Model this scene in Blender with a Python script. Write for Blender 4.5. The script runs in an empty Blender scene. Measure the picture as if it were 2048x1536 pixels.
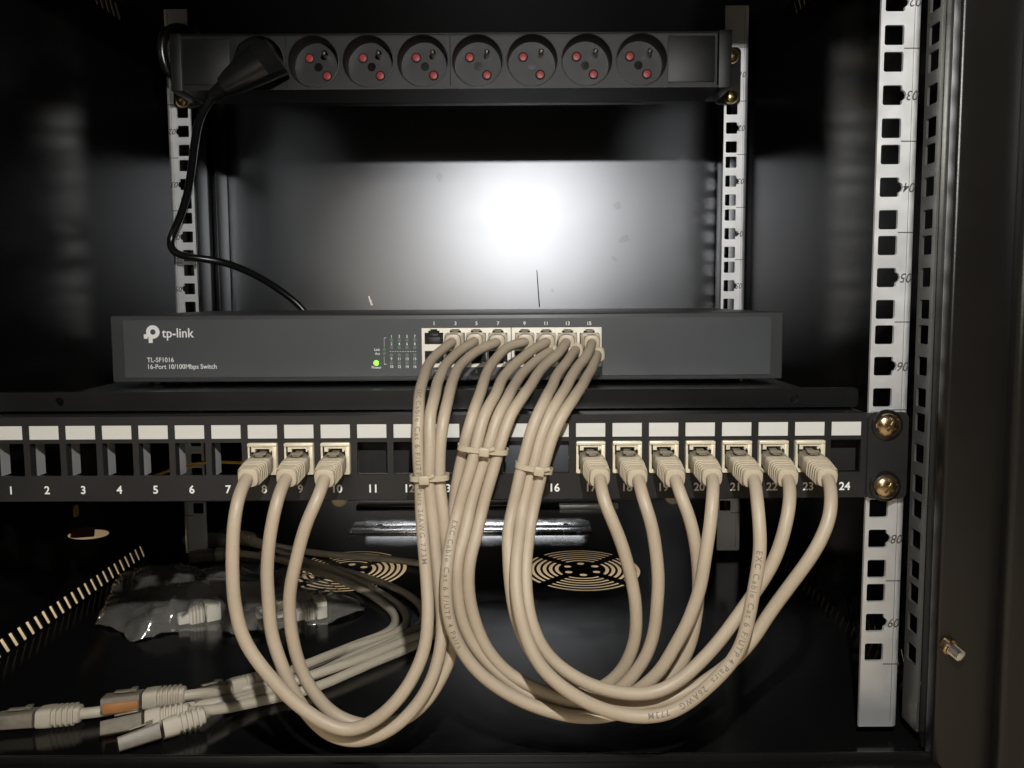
import bpy, bmesh, math, random
from mathutils import Vector, Matrix, noise
random.seed(7)
S = 0.001                                   # everything below is written in millimetres
sc = bpy.context.scene
V = Vector

# ------------------------------------------------------------------ camera, light, world
F = 1540.0; CX, CYD, CZ = 46.78, 386.75, -8.51
PITCH, YAW, ROLL, DPY = 0.0813, -0.0021, -0.0058, -48.84
def rotz(v, a):
    c, s = math.cos(a), math.sin(a); return V((c*v.x-s*v.y, s*v.x+c*v.y, v.z))
def rotx(v, a):
    c, s = math.cos(a), math.sin(a); return V((v.x, c*v.y-s*v.z, s*v.y+c*v.z))
O = V((CX, -CYD, CZ))
def ray(x, y):
    a, b = x-1024, y-768-DPY
    c, s = math.cos(-ROLL), math.sin(-ROLL)
    u, w = c*a-s*b, s*a+c*b
    return rotz(rotx(V((u/F, 1, -w/F)), -PITCH), -YAW)
def at(x, y, Y):
    d = ray(x, y); return O + d*((Y-O.y)/d.y)
def atz(x, y, z):
    d = ray(x, y); return O + d*((z-O.z)/d.z)
def atx(x, y, X):
    d = ray(x, y); return O + d*((X-O.x)/d.x)

cam = bpy.data.cameras.new('camera'); cam_o = bpy.data.objects.new('camera', cam)
sc.collection.objects.link(cam_o); sc.camera = cam_o
cam.sensor_width = 36; cam.lens = F/2048*36; cam.clip_start = 0.02; cam.clip_end = 50
cam.shift_x = 0; cam.shift_y = DPY/2048
fwd = rotz(rotx(V((0, 1, 0)), -PITCH), -YAW)
c_, s_ = math.cos(-ROLL), math.sin(-ROLL)
right = rotz(rotx(V((c_, 0, -s_)), -PITCH), -YAW)
up = right.cross(fwd)
m = Matrix((right, up, -fwd)).transposed().to_4x4(); m.translation = O*S
cam_o.matrix_world = m

sc.view_settings.view_transform = 'Standard'; sc.view_settings.look = 'None'
sc.view_settings.exposure = 0.0; sc.view_settings.gamma = 1.0
sc.view_settings.use_curve_mapping = False
w = bpy.data.worlds.new('World'); sc.world = w; w.use_nodes = True
w.node_tree.nodes['Background'].inputs[0].default_value = (1.0, 0.90, 0.78, 1)
w.node_tree.nodes['Background'].inputs[1].default_value = 0.022
def lamp(name, kind, loc, power, col, size, rot=None):
    l = bpy.data.lights.new(name, kind); l.energy = power; l.color = col
    if kind == 'POINT': l.shadow_soft_size = size
    else: l.shape = 'RECTANGLE'; l.size = size; l.size_y = size if size > .5 else .05
    o = bpy.data.objects.new(name, l); o.location = V(loc)*S; sc.collection.objects.link(o)
    if rot: o.rotation_euler = rot
    return o
lamp('phone_flash', 'POINT', (75, -387, 179), 9.8, (1.0, 0.985, 0.955), 0.005)
lamp('ground_fill_light', 'POINT', (-620, 380, -270), 4.0, (1.0, 0.89, 0.70), 0.03)  # added fill, low outside the cabinet, brightens ground seen through the left slots
lamp('ground_fill_light', 'POINT', (620, 400, -270), 4.0, (1.0, 0.89, 0.70), 0.03)  # matching added fill for the right-hand slots
lamp('ground_fill_light', 'AREA', (5, 480, -258), 0.13, (1.0, 0.88, 0.71), 0.45, (0, 0, 0))  # added fill under the cabinet, lights the ground below the fan grilles
l = lamp('bar_fill_light', 'AREA', (-25, 900, -68), 0.040, (0.93, 0.96, 1.0), 0.42, (math.radians(-73), 0, 0)); l.data.spread = math.radians(34)  # added behind the cabinet to brighten the aluminium bar through the slit
d_ = V((-60, 190, -225))-V((-260, -1400, 110))
l = lamp('floor_fill_light', 'AREA', (-260, -1400, 110), 0.13, (1.0, 0.9, 0.76), 0.51, d_.to_track_quat('-Z', 'Z').to_euler()); l.data.spread = math.radians(26)  # added front fill aimed at the shadowed floor below the patch panel
sc.cycles.max_bounces = 8; sc.cycles.transparent_max_bounces = 16
sc.cycles.sample_clamp_indirect = 4.0

# ------------------------------------------------------------------ materials
def mat(name, col, rough=0.5, metal=0.0, bump=0.0, bscale=900, rvar=0.0, cvar=0.0, vscale=25, spec=0.5, emit=None, sss=0, coat=0, crough=.25, cior=1.8, trans=0):
    M = bpy.data.materials.new(name); M.use_nodes = True
    nt = M.node_tree; N = nt.nodes; L = nt.links; b = N['Principled BSDF']
    b.inputs['Base Color'].default_value = (*col, 1); b.inputs['Roughness'].default_value = rough
    b.inputs['Metallic'].default_value = metal; b.inputs['Specular IOR Level'].default_value = spec
    b.inputs['Coat Weight'].default_value = coat
    b.inputs['Transmission Weight'].default_value = trans
    if coat: b.inputs['Coat Roughness'].default_value = crough; b.inputs['Coat IOR'].default_value = cior
    if sss:
        b.inputs['Subsurface Weight'].default_value = sss; b.inputs['Subsurface Scale'].default_value = 0.002
        b.inputs['Subsurface Radius'].default_value = (1, .8, .5)
    if emit:
        b.inputs['Emission Color'].default_value = (*emit[0], 1); b.inputs['Emission Strength'].default_value = emit[1]
    tc = N.new('ShaderNodeNewGeometry')
    if bump:
        n = N.new('ShaderNodeTexNoise'); n.inputs['Scale'].default_value = bscale; n.inputs['Detail'].default_value = 3
        L.new(tc.outputs['Position'], n.inputs['Vector'])
        bp = N.new('ShaderNodeBump'); bp.inputs['Strength'].default_value = bump; bp.inputs['Distance'].default_value = 0.0003
        L.new(n.outputs['Fac'], bp.inputs['Height']); L.new(bp.outputs['Normal'], b.inputs['Normal'])
    if rvar or cvar:
        n = N.new('ShaderNodeTexNoise'); n.inputs['Scale'].default_value = vscale; n.inputs['Detail'].default_value = 6
        n.inputs['Roughness'].default_value = 0.6
        L.new(tc.outputs['Position'], n.inputs['Vector'])
        if rvar:
            r = N.new('ShaderNodeMapRange'); r.inputs['From Min'].default_value = .3; r.inputs['From Max'].default_value = .7
            r.inputs['To Min'].default_value = max(0.03, rough-rvar); r.inputs['To Max'].default_value = rough+rvar
            L.new(n.outputs['Fac'], r.inputs['Value']); L.new(r.outputs[0], b.inputs['Roughness'])
        if cvar:
            r = N.new('ShaderNodeMix'); r.data_type = 'RGBA'
            r.inputs['A'].default_value = (*[c*(1-cvar) for c in col], 1); r.inputs['B'].default_value = (*[min(1, c*(1+cvar)) for c in col], 1)
            L.new(n.outputs['Fac'], r.inputs['Factor']); L.new(r.outputs['Result'], b.inputs['Base Color'])
    return M
def dark(name, col, rough, refl, ior=0, bump=0.1, bscale=900, rvar=0.03, vscale=30, cvar=0.25):
    """painted or moulded black surface: diffuse base under a Beckmann gloss (refl = its colour, or Fresnel when ior is given)"""
    M = bpy.data.materials.new(name); M.use_nodes = True
    nt = M.node_tree; N = nt.nodes; L = nt.links
    for n in list(N):
        if n.type != 'OUTPUT_MATERIAL': N.remove(n)
    out = [n for n in N if n.type == 'OUTPUT_MATERIAL'][0]
    g = N.new('ShaderNodeNewGeometry')
    di = N.new('ShaderNodeBsdfDiffuse'); gl = N.new('ShaderNodeBsdfAnisotropic'); gl.distribution = 'BECKMANN'
    gl.inputs['Color'].default_value = (*refl, 1)
    n = N.new('ShaderNodeTexNoise'); n.inputs['Scale'].default_value = vscale; n.inputs['Detail'].default_value = 7; n.inputs['Roughness'].default_value = .62
    L.new(g.outputs['Position'], n.inputs['Vector'])
    r = N.new('ShaderNodeMapRange'); r.inputs['From Min'].default_value = .3; r.inputs['From Max'].default_value = .7
    r.inputs['To Min'].default_value = rough-rvar; r.inputs['To Max'].default_value = rough+rvar
    L.new(n.outputs['Fac'], r.inputs['Value']); L.new(r.outputs[0], gl.inputs['Roughness'])
    c = N.new('ShaderNodeMix'); c.data_type = 'RGBA'
    c.inputs['A'].default_value = (*[k*(1-cvar) for k in col], 1); c.inputs['B'].default_value = (*[k*(1+cvar) for k in col], 1)
    L.new(n.outputs['Fac'], c.inputs['Factor']); L.new(c.outputs['Result'], di.inputs['Color'])
    b = N.new('ShaderNodeTexNoise'); b.inputs['Scale'].default_value = bscale; b.inputs['Detail'].default_value = 3
    L.new(g.outputs['Position'], b.inputs['Vector'])
    bp = N.new('ShaderNodeBump'); bp.inputs['Strength'].default_value = bump; bp.inputs['Distance'].default_value = .0003
    L.new(b.outputs['Fac'], bp.inputs['Height']); L.new(bp.outputs[0], gl.inputs['Normal'])
    if ior:
        lw = N.new('ShaderNodeLayerWeight'); lw.inputs['Blend'].default_value = .5
        pw = N.new('ShaderNodeMath'); pw.operation = 'POWER'; pw.inputs[1].default_value = 5; L.new(lw.outputs['Facing'], pw.inputs[0])
        fr = N.new('ShaderNodeMath'); fr.operation = 'MULTIPLY_ADD'; f0 = ((ior-1)/(ior+1))**2
        fr.inputs[1].default_value = 1-f0; fr.inputs[2].default_value = f0; L.new(pw.outputs[0], fr.inputs[0])
        m = N.new('ShaderNodeMixShader'); L.new(fr.outputs[0], m.inputs[0]); L.new(di.outputs[0], m.inputs[1]); L.new(gl.outputs[0], m.inputs[2])
    else:
        m = N.new('ShaderNodeAddShader'); L.new(di.outputs[0], m.inputs[0]); L.new(gl.outputs[0], m.inputs[1])
    L.new(m.outputs[0], out.inputs['Surface']); return M
W1 = (1, 1, 1)
MT = {
 'wall': dark('black_powder_coat', (.006, .006, .0065), .345, (.20, .207, .222), bump=.18, vscale=30, rvar=.006),
 'side': dark('black_gloss_paint', (.0035, .0035, .0037), .24, (.6, .6, .6), 1.5, bump=.03, bscale=500, vscale=20),
 'floor': dark('black_floor_paint', (.005, .005, .005), .17, W1, 1.5, bump=.03, bscale=700, rvar=.05, vscale=40),
 'frame': dark('black_frame_paint', (.0085, .0076, .007), .40, W1, 1.5, bump=.2, bscale=1500),
 'satin': dark('black_satin_steel', (.008, .008, .0085), .36, W1, 1.42, bump=.12, bscale=1300),
 'panel': dark('charcoal_panel', (.019, .0185, .019), .42, W1, 1.5, bump=.15, bscale=1600),
 'switch': mat('slate_grey_coat', (0.054, 0.058, 0.060), 0.43, bump=0.12, bscale=1500, rvar=0.04, cvar=0.10, vscale=28),
 'swcase': mat('dark_case_coat', (0.045, 0.046, 0.047), 0.40, bump=0.12, bscale=1300, rvar=0.04, vscale=30),
 'zinc':   mat('zinc_plate', (0.95, 0.96, 0.95), 0.47, metal=0.80, bump=0.12, bscale=900, rvar=0.06, cvar=0.08, vscale=60),
 'shadezinc':mat('shaded_zinc_plate', (0.34, 0.34, 0.32), 0.30, metal=0.85, bump=0.08, bscale=900, rvar=0.05, vscale=60),  # same zinc darkened in colour for the shade on the side flange
 'alu':    mat('bare_aluminium', (0.86, 0.86, 0.88), 0.24, metal=0.95, bump=0.05, bscale=300, rvar=0.08, vscale=90),
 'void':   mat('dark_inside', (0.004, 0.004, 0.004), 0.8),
 'plastic': dark('black_plastic', (.011, .011, .011), .50, W1, 1.42, bump=.15, bscale=1800),
 'rubber': dark('black_rubber', (.008, .008, .008), .30, W1, 1.5, bump=.05),
 'red':    mat('red_shutter', (0.34, 0.03, 0.03), 0.45),
 'darkred':mat('dark_red_plastic', (0.10, 0.012, 0.010), 0.5),
 'pin':    mat('nickel_pin', (0.8, 0.78, 0.72), 0.2, metal=1),
 'gold':   mat('yellow_zinc_screw', (0.60, 0.44, 0.27), 0.27, metal=1, bump=0.1, bscale=900, rvar=0.08, cvar=0.2, vscale=200),
 'brass':  mat('aged_brass', (0.42, 0.33, 0.16), 0.3, metal=1),
 'chrome': mat('bright_zinc_bolt', (0.8, 0.8, 0.8), 0.2, metal=1, bump=0.2, bscale=700),
 'cable':  mat('beige_pvc', (0.40, 0.328, 0.24), 0.50, bump=0.2, bscale=260, rvar=0.08, cvar=0.14, vscale=38),
 'boot':   mat('cream_boot', (0.48, 0.41, 0.30), 0.42, bump=0.06, bscale=500, cvar=0.05, vscale=80),
 'loose':  mat('grey_beige_pvc', (0.45, 0.40, 0.31), 0.5, bump=0.1, bscale=400, cvar=0.08, vscale=60),
 'clear':  mat('clear_plug', (0.26, 0.225, 0.17), 0.42, spec=0.35, cvar=0.4, vscale=350, trans=.25),
 'jack':   mat('nickel_jack', (0.82, 0.74, 0.56), 0.42, metal=0.35, rvar=0.08, cvar=0.12, vscale=200),
 'cream':  mat('cream_plastic', (0.78, 0.74, 0.64), 0.4, cvar=0.06, vscale=90),
 'port':   mat('port_shield', (0.74, 0.70, 0.60), 0.42, metal=0.4, rvar=0.06, cvar=0.06, vscale=120),
 'tie':    mat('nylon_tie', (0.44, 0.38, 0.27), 0.35),
 'white':  mat('white_print', (0.78, 0.77, 0.74), 0.6),
 'label':  mat('paper_label', (0.58, 0.57, 0.53), 0.6, cvar=0.03, vscale=60),
 'ink':    mat('grey_black_ink', (0.045, 0.042, 0.038), 0.6),
 'cink':   mat('faded_cable_ink', (0.16, 0.135, 0.10), 0.6),
 'led_off':mat('unlit_green_led', (0.10, 0.17, 0.12), 0.35),
 'led_dim':mat('green_led_dim', (0.05, 0.22, 0.08), 0.35),
 'led_on': mat('lit_green_led', (0.3, 0.9, 0.1), 0.3, emit=((0.13, 1.0, 0.03), 3.2)),
 'orange': mat('orange_insert', (0.38, 0.16, 0.05), 0.4),
 'yellow': mat('yellow_wire', (0.55, 0.33, 0.04), 0.45),
 'blank':  mat('slate_blank', (0.045, 0.050, 0.058), 0.5, bump=0.1, cvar=0.1),
 'ground': mat('beige_ground', (0.62, 0.52, 0.38), 0.8, cvar=0.1, vscale=6),
 'scuff':  mat('dull_scuff', (0.03, 0.03, 0.03), 0.8),
}
def film():
    M = bpy.data.materials.new('clear_bag_film'); M.use_nodes = True
    nt = M.node_tree; N = nt.nodes; L = nt.links
    for n in list(N):
        if n.type != 'OUTPUT_MATERIAL': N.remove(n)
    out = [n for n in N if n.type == 'OUTPUT_MATERIAL'][0]
    tr = N.new('ShaderNodeBsdfTransparent'); gl = N.new('ShaderNodeBsdfGlossy'); gl.inputs['Roughness'].default_value = 0.10
    di = N.new('ShaderNodeBsdfDiffuse'); di.inputs['Color'].default_value = (.8, .76, .68, 1)
    fr = N.new('ShaderNodeFresnel'); fr.inputs['IOR'].default_value = 1.45
    m1 = N.new('ShaderNodeMixShader'); m2 = N.new('ShaderNodeMixShader')
    m1.inputs[0].default_value = 0.15
    L.new(tr.outputs[0], m1.inputs[1]); L.new(di.outputs[0], m1.inputs[2])
    L.new(fr.outputs[0], m2.inputs[0]); L.new(m1.outputs[0], m2.inputs[1]); L.new(gl.outputs[0], m2.inputs[2])
    n = N.new('ShaderNodeTexNoise'); n.inputs['Scale'].default_value = 70; n.inputs['Detail'].default_value = 1.5
    bp = N.new('ShaderNodeBump'); bp.inputs['Strength'].default_value = .5; bp.inputs['Distance'].default_value = .003
    g = N.new('ShaderNodeNewGeometry'); L.new(g.outputs['Position'], n.inputs['Vector'])
    L.new(n.outputs['Fac'], bp.inputs['Height']); L.new(bp.outputs[0], gl.inputs['Normal']); L.new(bp.outputs[0], fr.inputs['Normal'])
    L.new(m2.outputs[0], out.inputs['Surface'])
    return M
MT['film'] = film()

# ------------------------------------------------------------------ object helpers
ORG = {}
def tag(o, label=None, cat=None, group=None, kind=None):
    if label: o['label'] = label
    if cat: o['category'] = cat
    if group: o['group'] = group
    if kind: o['kind'] = kind
    return o
def thing(name, loc, label, cat, group=None):
    o = bpy.data.objects.new(name, None); o.empty_display_size = 0.01
    sc.collection.objects.link(o); o.location = V(loc)*S; ORG[o] = V(loc)
    return tag(o, label, cat, group)
class G:
    """collects geometry (mm, world) and builds ONE mesh object"""
    def __init__(s): s.bm = bmesh.new()
    def add(s, vs, fs):
        b = [s.bm.verts.new(v) for v in vs]
        for f in fs:
            try: s.bm.faces.new([b[i] for i in f])
            except ValueError: pass
        return s
    def box(s, x0, x1, y0, y1, z0, z1, bev=0, seg=2, M=None):
        t = bmesh.new(); r = bmesh.ops.create_cube(t, size=1)
        for v in t.verts:
            v.co = V(((x0+x1)/2+v.co.x*(x1-x0), (y0+y1)/2+v.co.y*(y1-y0), (z0+z1)/2+v.co.z*(z1-z0)))
        if bev: bmesh.ops.bevel(t, geom=t.edges[:], offset=bev, segments=seg, profile=.5, affect='EDGES')
        if M: bmesh.ops.transform(t, matrix=M, verts=t.verts)
        return s.merge(t)
    def merge(s, t):
        t.verts.index_update(); mp = [s.bm.verts.new(v.co) for v in t.verts]
        for f in t.faces:
            try: s.bm.faces.new([mp[v.index] for v in f.verts])
            except ValueError: pass
        t.free(); return s
    def mesh(s, me, M=None):
        t = bmesh.new(); t.from_mesh(me)
        if M: bmesh.ops.transform(t, matrix=M, verts=t.verts)
        bpy.data.meshes.remove(me); return s.merge(t)
    def rings(s, rs, cap=True):
        n = len(rs[0]); vs = [p for r in rs for p in r]; fs = []
        for k in range(len(rs)-1):
            for i in range(n):
                j = (i+1) % n; fs.append((k*n+i, k*n+j, (k+1)*n+j, (k+1)*n+i))
        if cap: fs.append(tuple(range(n-1, -1, -1))); fs.append(tuple((len(rs)-1)*n+i for i in range(n)))
        return s.add(vs, fs)
    def lathe(s, c, axis, prof, seg=24, cap=True):
        """prof = [(distance along axis, radius)]"""
        a = V(axis).normalized(); u = a.orthogonal().normalized(); v = a.cross(u); c = V(c)
        return s.rings([[c+a*d+(u*math.cos(2*math.pi*i/seg)+v*math.sin(2*math.pi*i/seg))*r for i in range(seg)] for d, r in prof], cap)
    def build(s, name, m, parent=None, kind=None, label=None, smooth=30):
        bm = s.bm
        bmesh.ops.recalc_face_normals(bm, faces=bm.faces[:])
        org = V((0, 0, 0))
        if parent is not None: org = ORG[parent]
        else:
            xs = [v.co for v in bm.verts]
            org = V((sum(p.x for p in xs)/len(xs), sum(p.y for p in xs)/len(xs), min(p.z for p in xs)))
        for v in bm.verts: v.co = (v.co-org)*S
        me = bpy.data.meshes.new(name); bm.to_mesh(me); bm.free()
        if smooth:
            me.shade_smooth(); me.set_sharp_from_angle(angle=math.radians(smooth))
        me.materials.append(MT[m] if isinstance(m, str) else m)
        o = bpy.data.objects.new(name, me); sc.collection.objects.link(o)
        if parent is not None: o.parent = parent
        else: o.location = org*S
        ORG[o] = org
        if kind: o['kind'] = kind
        if label: o['label'] = label
        return o
_dg = bpy.context.evaluated_depsgraph_get
def plate(loops, th):
    """flat plate in local XY with holes, thickness th centred on z=0"""
    cu = bpy.data.curves.new('t', 'CURVE'); cu.dimensions = '2D'; cu.fill_mode = 'BOTH'; cu.extrude = th/2
    for lp in loops:
        sp = cu.splines.new('POLY'); sp.points.add(len(lp)-1); sp.use_cyclic_u = True
        for i, p in enumerate(lp): sp.points[i].co = (p[0], p[1], 0, 1)
    o = bpy.data.objects.new('t', cu); sc.collection.objects.link(o)
    bpy.context.view_layer.update()
    me = bpy.data.meshes.new_from_object(o.evaluated_get(_dg()))
    bpy.data.objects.remove(o); bpy.data.curves.remove(cu); return me
_tc = {}
def textmesh(txt, size, align='CENTER', bold=0.0, shear=0.0, ext=0.0, sp=1.0):
    cu = bpy.data.curves.new('t', 'FONT'); cu.body = txt; cu.size = size; cu.align_x = align; cu.align_y = 'CENTER'
    cu.offset = bold; cu.shear = shear; cu.extrude = ext; cu.resolution_u = 4; cu.space_character = sp
    o = bpy.data.objects.new('t', cu); sc.collection.objects.link(o)
    bpy.context.view_layer.update()
    me = bpy.data.meshes.new_from_object(o.evaluated_get(_dg()))
    bpy.data.objects.remove(o); bpy.data.curves.remove(cu); return me
XZ = Matrix(((1, 0, 0, 0), (0, 0, -1, 0), (0, 1, 0, 0), (0, 0, 0, 1)))     # local XY -> world XZ, facing -Y
YZ = Matrix(((0, 0, 1, 0), (1, 0, 0, 0), (0, 1, 0, 0), (0, 0, 0, 1)))      # local X->Y, local Y->Z
def T(x, y, z): return Matrix.Translation((x, y, z))
def rrect(cx, cy, w, h, r, n=4):
    p = []
    for k, (sx, sy) in enumerate(((1, 1), (-1, 1), (-1, -1), (1, -1))):
        ox, oy = cx+sx*(w/2-r), cy+sy*(h/2-r)
        for i in range(n+1):
            a = math.pi/2*(k+i/n); p.append((ox+r*math.cos(a), oy+r*math.sin(a)))
    return p
def circ(cx, cy, r, n=24): return [(cx+r*math.cos(2*math.pi*i/n), cy+r*math.sin(2*math.pi*i/n)) for i in range(n)]

def spline(pts, step=2.0):
    """centripetal Catmull-Rom through points, resampled about every step mm"""
    P = [V(p) for p in pts]; P = [P[0]*2-P[1]] + P + [P[-1]*2-P[-2]]
    out = []
    for i in range(1, len(P)-2):
        p0, p1, p2, p3 = P[i-1:i+3]
        t0 = 0; t1 = t0+max(1e-4, (p1-p0).length)**.5; t2 = t1+max(1e-4, (p2-p1).length)**.5; t3 = t2+max(1e-4, (p3-p2).length)**.5
        n = max(2, int((p2-p1).length/step))
        for k in range(n):
            t = t1+(t2-t1)*k/n
            A1 = p0*((t1-t)/(t1-t0))+p1*((t-t0)/(t1-t0)); A2 = p1*((t2-t)/(t2-t1))+p2*((t-t1)/(t2-t1)); A3 = p2*((t3-t)/(t3-t2))+p3*((t-t2)/(t3-t2))
            B1 = A1*((t2-t)/(t2-t0))+A2*((t-t0)/(t2-t0)); B2 = A2*((t3-t)/(t3-t1))+A3*((t-t1)/(t3-t1))
            out.append(B1*((t2-t)/(t2-t1))+B2*((t-t1)/(t2-t1)))
    out.append(P[-2])
    for _ in range(6):                      # relax hand-traced wobble
        q = out[:]
        for i in range(1, len(out)-1): q[i] = (out[i-1]+out[i]*2+out[i+1])/4
        out = q
    return out
def tangents(c):
    return [((c[min(i+1, len(c)-1)]-c[max(i-1, 0)]).normalized()) for i in range(len(c))]
def tube(g, c, r, seg=14):
    ts = tangents(c); n = ts[0].orthogonal().normalized(); rs = []
    for i, p in enumerate(c):
        t = ts[i]; n = (n-t*n.dot(t)).normalized(); b = t.cross(n)
        rs.append([p+(n*math.cos(2*math.pi*k/seg)+b*math.sin(2*math.pi*k/seg))*r for k in range(seg)])
    g.rings(rs); return g
def cable_text(c, r, txt, s0, size, parent, flip=False, twist=0.0, m='cink', bold=0.03):
    """writing wrapped on a cable: text x runs along the path from arc length s0"""
    c = c[::-1] if flip else c
    ts = tangents(c); acc = [0]
    for i in range(1, len(c)): acc.append(acc[-1]+(c[i]-c[i-1]).length)
    me = textmesh(txt, size, 'LEFT', bold=bold, sp=1.3); t = bmesh.new(); t.from_mesh(me); bpy.data.meshes.remove(me)
    bmesh.ops.subdivide_edges(t, edges=[e for e in t.edges if e.calc_length() > .7], cuts=1)
    for v in t.verts:
        s = s0+v.co.x; i = 0
        s = min(max(s, 0), acc[-1]-.01)
        lo, hi = 0, len(acc)-1
        while hi-lo > 1:
            md = (lo+hi)//2
            if acc[md] <= s: lo = md
            else: hi = md
        f = (s-acc[lo])/(acc[hi]-acc[lo]); p = c[lo].lerp(c[hi], f); tt = ts[lo].lerp(ts[hi], f).normalized()
        N = (O-p).normalized(); N = (N-tt*N.dot(tt)).normalized(); U = N.cross(tt)
        a = v.co.y/r+twist
        v.co = p+(N*math.cos(a)+U*math.sin(a))*(r+0.06)
    g = G(); g.merge(t)
    return g.build('printed_text', m, parent, smooth=0)

# ------------------------------------------------------------------ surroundings
FL = -240.0; CE = 242.0; BK = 510.0; WX = 285.0
G().box(-2500, 2500, -1500, 2500, -350, -330).build('ground', 'ground', kind='structure')
tag(G().box(-930, -900, -400, 2000, -400, 1500).build('room_wall', 'ground', kind='structure'))
tag(G().box(900, 930, -400, 2000, -400, 1500).build('room_wall', 'ground', kind='structure'))

# ------------------------------------------------------------------ cabinet
cab = thing('rack_cabinet', (0, 240, FL-4), 'open black steel rack cabinet with fan grilles in its floor and slotted sides', 'cabinet')
# back panel, with a hidden slit added to let light reach the bar
bp_ = G().mesh(plate([[(-WX-2, FL-4), (WX+2, FL-4), (WX+2, CE+4), (-WX-2, CE+4)], [(-130, -198), (128, -198), (128, -190), (-130, -190)]], 3), T(0, BK+1.5, 0) @ XZ).build('back_panel', 'wall', cab)
# smudges and scratches
for (x, y, wv, hv, a) in [(1235, 411, 9, 8, .2), (1249, 478, 12, 9, -.5), (879, 354, 7, 9, .1), (1228, 517, 8, 4, .5), (1105, 581, 4, 4, 0)]:
    p = at(x, y, BK); pts = [(wv/2*math.cos(t)*(1+.25*math.sin(3*t+x)), hv/2*math.sin(t)*(1+.2*math.cos(2*t+y))) for t in [i*math.pi/9 for i in range(18)]]
    G().mesh(plate([pts], .1), T(p.x, BK-.12, p.z) @ Matrix.Rotation(a, 4, 'Y') @ XZ).build('smudge', dark('oily_smudge', (.006, .006, .006), .365, (.175, .18, .19)), bp_)
def scratch(a, b, wd, m):
    a = at(*a, BK-.1); b = at(*b, BK-.1); d = (b-a).normalized(); n = V((d.z, 0, -d.x))*wd/2
    G().add([a-n*.4, a+n, b+n*1.1, b-n], [(0, 1, 2, 3)]).build('scratch', m, bp_, smooth=0)
scratch((1074, 540), (1079, 614), 1.3, 'void'); scratch((738, 592), (744, 611), 2.2, 'alu')
# slotted side panels
for sgn, nm in ((-1, 'left'), (1, 'right')):
    loops = [[(-21, FL-4), (BK, FL-4), (BK, CE+4), (-21, CE+4)]]
    for k in range(31):
        yc = 18+k*8.85
        for zc in (FL+7.0, CE-9):
            wd = 2.15; q = 3.7*sgn; hh = 6.2
            loops.append([(yc-wd+q, zc+hh), (yc+wd+q, zc+hh), (yc+wd-q, zc-hh), (yc-wd-q, zc-hh)])
    if sgn < 0:
        a = atx(135, 1072, -WX); b = atx(222, 1066, -WX); cy_, cz_ = (a.y+b.y)/2, (a.z+b.z)/2; hy, hz = (b.y-a.y)/2, (b.z-a.z)/2
        loops.append([(cy_+hy*math.cos(t), cz_+hz*math.cos(t)+3.8*math.sin(t)) for t in [i*math.pi/12 for i in range(24)]])
    G().mesh(plate(loops, 1.6), T(sgn*(WX+.8), 0, 0) @ YZ).build('side_panel', 'side', cab)
    # corner post ribs beside the rear rail
    g = G(); x0, x1 = sorted((sgn*WX, sgn*(WX-9)))
    g.box(x0, x1, 408, 440, FL, CE, .8); x0, x1 = sorted((sgn*WX, sgn*(WX-5))); g.box(x0, x1, 474, 508, FL, CE, .8)
    g.build('corner_post', 'satin', cab)
lt = atx(160, 1067, -WX+1)
G().box(-WX-1, -WX+4, lt.y-10, lt.y+16, lt.z-3, lt.z+4, .8, M=T(0,lt.y,lt.z) @ Matrix.Rotation(math.atan2(hz, hy), 4, 'X') @ T(0,-lt.y,-lt.z)).build('latch', 'darkred', cab)
yt = atx(152, 1022, -WX+.5)
G().mesh(plate([rrect(0, 0, 7, 9, 2.5)], .4), T(-WX+.5, yt.y, yt.z) @ YZ).build('warning_sticker', 'yellow', cab)
# floor with two fan grilles
loops = [[(-WX, -28), (WX, -28), (WX, BK), (-WX, BK)]]
def grille(cx, cy):
    L = []
    for k in range(6): a = math.radians(30+60*k); L.append(circ(cx+13.5*math.cos(a), cy+13.5*math.sin(a), 3.3, 12))
    for j, r in enumerate((21.5, 26.7, 31.9, 37.1, 42.3, 47.5)):
        hw = 1.55; n = 4
        offs = math.radians(45 if j % 2 == 0 else 45)
        for q in range(4):
            gap = 3.0/r+.02
            a0 = offs+q*math.pi/2+gap; a1 = offs+(q+1)*math.pi/2-gap
            st = 14
            A = [a0+(a1-a0)*i/st for i in range(st+1)]
            L.append([(cx+(r+hw)*math.cos(a), cy+(r+hw)*math.sin(a)) for a in A]+[(cx+(r-hw)*math.cos(a), cy+(r-hw)*math.sin(a)) for a in A[::-1]])
    return L
gc = [(-95, 254), (104, 253)]
for c in gc: loops += grille(*c)
G().mesh(plate(loops, .5), T(0, 0, FL-.25)).build('floor_panel', 'floor', cab)
G().box(-WX, WX, -20, BK, CE, CE+2).build('top_panel', 'wall', cab)
# front frame: sill, posts, unseen light-blocking header
g = G(); g.box(-WX-5, 251, -46, -30, FL-15, FL+6.5, 1.6); g.box(-WX-5, 251, -30, -28, FL-4, FL+10, .8)
g.build('front_sill', 'frame', cab)
for sgn in (-1, 1):
    g = G()
    def bx(xa, xb, ya, yb, bev):
        a, b = sorted((sgn*xa, sgn*xb)); g.box(a, b, ya, yb, FL-16, CE+20, bev, 3)
    bx(247.8, 276.5, -32, -24, 1.5); bx(275.5, 300, -38, -24, 3.0)
    g.build('front_post', 'frame', cab)
    g = G(); a, b = sorted((sgn*253.2, sgn*254.4)); g.box(a, b, -24, -9, FL+2, CE, .2); g.build('post_lining', mat('satin_zinc_lining', (.08, .08, .075), .22, metal=.8), cab)
    g = G(); a, b = sorted((sgn*254.5, sgn*WX)); g.box(a, b, -23, -20, FL, CE); g.build('post_back', 'frame', cab)
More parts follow.
